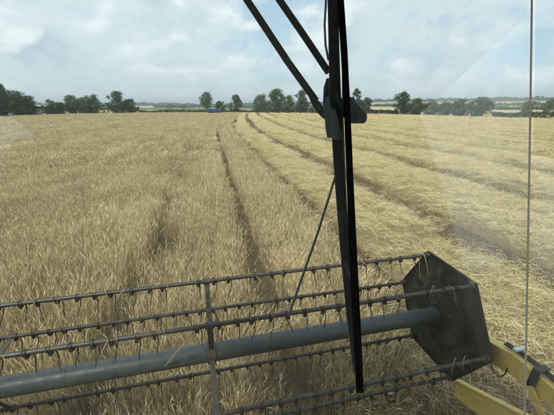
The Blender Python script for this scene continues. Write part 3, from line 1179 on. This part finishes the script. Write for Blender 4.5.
# cable loop between the bar end and the arm
MB(HO).tube([PX(490, 362, 2.08), PX(494, 372, 2.08), PX(500, 377, 2.10), PX(505, 374, 2.12), PX(507, 368, 2.13)], 0.006, 6).build('cable', M_hose, header, 0, True)
# platform, auger and knife lie below the picture
hd = MB(HO)
hd.box((-2.2, 0.95, 0.30), (2.2, 1.70, 0.34))
hd.box((-2.2, 0.90, 0.34), (2.2, 0.94, 1.15))
hd.build('platform', M_yellow, header)
MB(HO).tube([(-1.9, 1.22, 0.56), (1.9, 1.22, 0.56)], 0.2, 20).build('auger', M_bar, header, 0, True)
MB(HO).box((-2.2, 1.71, 0.20), (2.2, 1.80, 0.24)).build('knife', M_bar, header)
MB(HO).box((-2.26, 0.9, 0.3), (-2.22, 1.9, 0.9)).build('side_panel', M_yellow, header)

# ------------------------------------------------------------------ the harvester: cab, panes, body behind
harv = empty('combine_harvester', (0, 0, 0), YAW)
tag(harv, 'combine harvester cab with dusty windscreen through which the field is seen', 'harvester')
TILT = math.radians(17.0)
WN = np.array([0, math.cos(TILT), -math.sin(TILT)])          # outward normal of the windscreen, machine axes
WP0 = np.array([0, 0.75, H])


def on_screen(u, v, off=0.0):
    r = ray(u, v)
    r = np.array([r @ AX, r @ FW, r[2]])
    k = ((WP0 + WN * off - np.array([0, 0, H])) @ WN) / (r @ WN)
    return Vector(r * k + np.array([0, 0, H]))


def scr_z(z):
    return 0.75 + (z - H) * math.tan(TILT)


edge_pts = [on_screen(u, v) for u, v in ((531.5, -40), (530, 0), (528.5, 110), (526.5, 220), (524.5, 330), (523, 415), (521.5, 500))]
TOPZ, BOTZ = edge_pts[0].z, edge_pts[-1].z
rows_ = []
for e in edge_pts:
    rows_.append([(x, scr_z(e.z) + WN[1] * d, e.z + WN[2] * d) for x, d in ((-e.x, 0), (e.x, 0), (e.x, 0.006), (-e.x, 0.006))])
MB().quad_loft(rows_).build('windscreen', M_glass, harv)
for sgn in (-1, 1):
    sl = MB()
    sl.tube([(sgn * (e.x + 0.004), scr_z(e.z) - 0.002, e.z) for e in edge_pts], 0.0026, 8)
    sl.build('window_seal', M_seal, harv, 0, True)
    rows_ = []
    for e in edge_pts:
        a = Vector((sgn * (e.x + 0.014), scr_z(e.z) - 0.008, e.z))
        m1 = a + Vector((sgn * 0.025, -0.07, 0))
        m2 = a + Vector((sgn * 0.045, -0.14, 0))
        d = Vector((-sgn * 0.005, 0, 0))
        rows_.append([a, m1, m2, m2 + d, m1 + d, a + d])
    MB().quad_loft(rows_).build('side_window', M_glass, harv)
    xe = edge_pts[3].x + 0.085
    MB().box((sgn * xe - 0.02, -1.0, BOTZ - 0.25), (sgn * xe + 0.02, scr_z(BOTZ) - 0.16, TOPZ + 0.04)).build('reflection_blocker', M_lining, harv)  # added opaque panel, out of view, keeps side reflections off the windscreen

# roof with an added unseen opening, cut to mirror as a pale windscreen patch
def mirror_on_roof(u, v, z):
    r = ray(u, v)
    r = np.array([r @ AX, r @ FW, r[2]])
    g = np.array(on_screen(u, v))
    q = r - 2 * (r @ WN) * WN
    return g + q * ((z - g[2]) / q[2])


RFZ = TOPZ + 0.05
hq = [mirror_on_roof(u, v, RFZ) for u, v in ((-40, 113), (12, 117), (50, 148), (-40, 157))]
hx = sorted(hq, key=lambda p: math.atan2(p[1] - np.mean([k[1] for k in hq]), p[0] - np.mean([k[0] for k in hq])))
W2 = max(e.x for e in edge_pts) + 0.25
outer = [(-W2, -1.1), (W2, -1.1), (W2, 1.12), (-W2, 1.12)]
oc = sorted(outer, key=lambda p: math.atan2(p[1], p[0]))
bm_ = bmesh.new()
rows3 = []
for z, src in ((RFZ, oc), (RFZ + 0.02, oc)):
    rows3.append([bm_.verts.new((p[0], p[1], z)) for p in src])
hol = [[bm_.verts.new((p[0], p[1], z)) for p in hx] for z in (RFZ, RFZ + 0.02)]
for i in range(4):
    j = (i + 1) % 4
    bm_.faces.new((rows3[0][i], rows3[0][j], hol[0][j], hol[0][i]))
    bm_.faces.new((rows3[1][i], rows3[1][j], hol[1][j], hol[1][i]))
    bm_.faces.new((rows3[0][i], rows3[0][j], rows3[1][j], rows3[1][i]))
    bm_.faces.new((hol[0][i], hol[0][j], hol[1][j], hol[1][i]))
bmesh.ops.recalc_face_normals(bm_, faces=bm_.faces)
me = bpy.data.meshes.new('cab_roof')
bm_.to_mesh(me)
bm_.free()
me.materials.append(M_dark)
roof = link('cab_roof', me, harv)
MB().box((-W2 + 0.02, scr_z(TOPZ) - 0.08, TOPZ + 0.004), (W2 - 0.02, scr_z(TOPZ) + 0.03, RFZ - 0.002)).build('roof_rail', M_dark, harv)
MB().box((-1.15, -0.9, BOTZ - 0.35), (1.15, scr_z(BOTZ) - 0.03, BOTZ - 0.27)).build('cab_floor', M_lining, harv)
MB().box((-1.0, scr_z(BOTZ) - 0.06, BOTZ - 0.25), (1.0, scr_z(BOTZ) + 0.01, BOTZ - 0.003)).build('cab_sill', M_body, harv)
MB().box((-1.2, -1.05, BOTZ - 0.4), (1.2, -0.95, RFZ - 0.002)).build('cab_rear_wall', M_lining, harv)
MB().box((-1.35, -5.6, 1.1), (1.35, -1.1, 4.0)).build('grain_tank_body', M_body, harv, 0.05)
MB().box((-0.6, -1.0, 0.75), (0.6, 0.25, 1.45)).build('feeder_house', M_body, harv, 0.03)
MB().quad_loft([[(-0.6, 0.25, 0.75), (0.6, 0.25, 0.75), (0.6, 0.25, 1.45), (-0.6, 0.25, 1.45)],
                [(-0.6, 0.88, 0.42), (0.6, 0.88, 0.42), (0.6, 0.88, 1.0), (-0.6, 0.88, 1.0)]]).build('feeder_throat', M_body, harv)
for sgn in (-1, 1):
    MB().tube([(sgn * 1.05, -1.6, 0.85), (sgn * 1.62, -1.6, 0.85)], 0.85, 28).build('drive_wheel', M_rubber, harv, 0.06)
    MB().tube([(sgn * 0.9, -5.0, 0.5), (sgn * 1.25, -5.0, 0.5)], 0.5, 24).build('steer_wheel', M_rubber, harv, 0.05)

# ------------------------------------------------------------------ windscreen wiper: two parallel arms and a long upright blade
base_w = on_screen(345, 250, 0.03)
wiper = empty('windscreen_wiper', mloc(base_w.x, base_w.y, base_w.z), YAW)
tag(wiper, 'black pantograph wiper with long upright blade and two slanting arms', 'wiper')
WO = tuple(base_w)
S_ = lambda u, v, off=0.03: on_screen(u, v, off)


def strip(pts, off, th):
    """flat bar lying along the pane: pts are (u, v, width px)"""
    rings = []
    for u, v, w in pts:
        l0, r0 = S_(u - w / 2, v, off), S_(u + w / 2, v, off)
        l1, r1 = S_(u - w / 2, v, off + th), S_(u + w / 2, v, off + th)
        rings.append([l0, r0, r1, l1])
    m = MB(WO)
    m.quad_loft(rings)
    return m


strip([(331, -30, 10), (333, 0, 11), (334, 50, 11), (335.5, 105, 12), (340, 180, 11), (345, 250, 10), (351, 320, 8.5), (356, 372, 6)], 0.026, 0.016).build('blade_frame', M_blackmetal, wiper, 0.002)
strip([(337.5, -30, 6), (340.5, 0, 7), (344, 50, 7), (347, 105, 6.5), (350, 180, 7), (353, 250, 8), (357, 330, 8), (360, 393, 7.5)], 0.004, 0.018).build('rubber_blade', M_rubber, wiper)
# spring strip bowed off the frame near the top, and yokes joining frame and rubber
MB(WO).tube([S_(329, -30), S_(326, 0, 0.05), S_(324.6, 25, 0.055), S_(325.5, 45, 0.05), S_(328.5, 60, 0.04)], 0.0028, 6).build('spring_strip', M_blackmetal, wiper, 0, True)
for (u0, v0, u1, v1) in ((334, -14, 341, 8), (336, 92, 347, 118), (346, 262, 354, 285), (355, 362, 359.5, 384)):
    MB(WO).bar(S_(u0, v0, 0.03), S_(u1, v1, 0.02), 0.010, 0.012, tuple(WN)).build('yoke', M_blackmetal, wiper, 0.002)
MB(WO).tube([S_(339, -20, 0.04), S_(342, 30, 0.045), S_(343, 120, 0.043), S_(346, 200, 0.04), S_(352, 300, 0.036), S_(357, 385, 0.03)], 0.0017, 6).build('washer_tube', M_hose, wiper, 0, True)
# the arms
for pts in (((222, -38), (247, 0), (288, 62), (316, 101)), ((253, -42), (279.5, 0), (305, 37), (329, 73))):
    a = MB(WO)
    a.quad_loft([[S_(u - 3.1, v + 1.9, o_) if s < 0 else S_(u + 3.1, v - 1.9, o_) for s, o_ in ((-1, 0.044), (1, 0.044), (1, 0.056), (-1, 0.056))] for u, v in pts])
    ao = a.build('wiper_arm', M_blackmetal, wiper, 0.0015)
    u, v = pts[0]
    MB(WO).tube([S_(u, v, 0.03), S_(u, v, 0.065)], 0.018, 14).build('pivot', M_blackmetal, ao, 0.002)
so = strip([(311, 96, 5), (316, 103, 10), (322, 113, 9), (326, 119, 5)], 0.040, 0.02)
so.build('arm_socket', M_blackmetal, wiper, 0.002)
# carrier bracket, grey clip and the pivot housing to its right
strip([(331, 78, 9), (330, 88, 13), (332, 104, 18), (334, 118, 18), (336, 138, 14)], 0.044, 0.018).build('carrier', M_blackmetal, wiper, 0.003)
strip([(328, 97, 4), (327.5, 108, 7), (330, 128, 9.5), (332, 138, 9.5)], 0.030, -0.012).build('clip_side', M_clip, wiper, 0.001)
strip([(333.5, 109, 3), (334, 114, 6), (336, 127, 9), (338.5, 139.5, 11)], 0.024, -0.012).build('clip', M_clip, wiper, 0.001)
h_ = MB(WO)
strip([(351, 97, 5), (353, 102, 8), (356, 109, 14), (358, 112.5, 18), (358, 119, 18.5), (357.5, 123.5, 15)], 0.040, 0.028).build('pivot_housing', M_blackmetal, wiper, 0.004)
for u, v in ((331, 92), (341, 100), (338, 120), (357, 114)):
    MB(WO).tube([S_(u, v, 0.036), S_(u, v, 0.043)], 0.0042, 6).build('screw', M_clip, wiper)
# thin stay rod slanting down from the blade
MB(WO).tube([S_(335.5, 176, 0.05), S_(318, 232, 0.052), S_(288.5, 316, 0.055)], 0.0032, 8).build('stay_rod', M_blackmetal, wiper, 0, True)


# ------------------------------------------------------------------ loose straws caught on the reel
def straw_thing(p0, p1, sag, label, r=0.0028):
    p0, p1 = Vector(p0), Vector(p1)
    o0 = (p0 + p1) / 2
    m = MB(tuple(o0))
    pts = []
    for i in range(7):
        f = i / 6
        pts.append(p0.lerp(p1, f) + Vector((0.004 * math.sin(9 * f), 0.006 * math.cos(7 * f), -sag * 4 * f * (1 - f))))
    m.tube(pts, [r] * 6 + [r * 0.6], 5)
    o = m.build('straw_stalk', M_straw, None)
    w = AX * o0.x + FW * o0.y
    o.location = (w[0], w[1], o0.z)
    o.rotation_euler = (0, 0, YAW)
    tag(o, label, 'straw', 'loose straws caught on the reel')
    return o


def bar_pt(k, x, dz=0.0):
    c = vert(k, RB)
    return Vector((x, RY + c.y, RZ + c.z + dz))


straw_thing(bar_pt(1, -0.06, 0.02), Vector((-0.34, RY - 0.073, RZ + 0.0)), 0.0, 'long pale straw leaning from tine bar onto the grey tube', 0.0035)
straw_thing(bar_pt(0, 1.93, 0.03), bar_pt(0, 1.99, -0.24), 0.01, 'straw wisp hanging at the top corner of the black plate')
straw_thing(bar_pt(0, 1.97, 0.03), bar_pt(0, 2.02, -0.16) + Vector((-0.02, -0.09, 0)), -0.03, 'bent straw wisp draped over the top corner of the plate')
straw_thing(bar_pt(1, 1.25, -0.02), bar_pt(1, 1.16, -0.12), 0.0, 'short straw hanging below the upper near bar by the plate')
LBL = ['wisp of straw draped over the %s tine bar %s' % (b_, w_) for b_ in ('top', 'upper near') for w_ in
       ('at far left', 'left of the central spider', 'right of the central spider', 'between the wiper and the plate')]
i = 0
for k in (0, 1):
    for x in (-1.15, -0.55, 0.35, 1.3):
        d = rnd.uniform(-0.12, 0.12)
        straw_thing(bar_pt(k, x, 0.018) + Vector((0, 0.05, -0.03)), bar_pt(k, x + d, 0.018) + Vector((0, -0.06, -0.06)), -0.035, LBL[i])
        i += 1

for k in range(6):
    for _ in range(9):
        x = rnd.uniform(-1.6, 1.95)
        d = rnd.uniform(-0.10, 0.10)
        z0 = rnd.uniform(-0.10, -0.02)
        straw_thing(bar_pt(k, x, z0) + Vector((0, 0.03, 0)), bar_pt(k, x + d, rnd.uniform(-0.12, 0.0)) + Vector((0, -0.03, 0)), z0 - 0.045, 'short wisp of straw wrapped over a tine bar of the reel', 0.0022)

# ------------------------------------------------------------------ damp summer air over the whole place
hzm = bpy.data.materials.new('air')
hzm.use_nodes = True
ht_ = hzm.node_tree
ht_.nodes.remove(ht_.nodes['Principled BSDF'])
pv_ = N(ht_, 'ShaderNodeVolumePrincipled')
pv_.inputs['Color'].default_value = (0.90, 0.95, 1.0, 1)
pv_.inputs['Density'].default_value = 0.00045
pv_.inputs['Anisotropy'].default_value = 0.3
ht_.links.new(pv_.outputs[0], ht_.nodes['Material Output'].inputs['Volume'])
hb = MB().box((-4600, -4600, -1.2), (4600, 4600, 62)).build('haze', hzm)
tag(hb, 'thin bluish haze over the far fields', 'haze', kind='stuff')
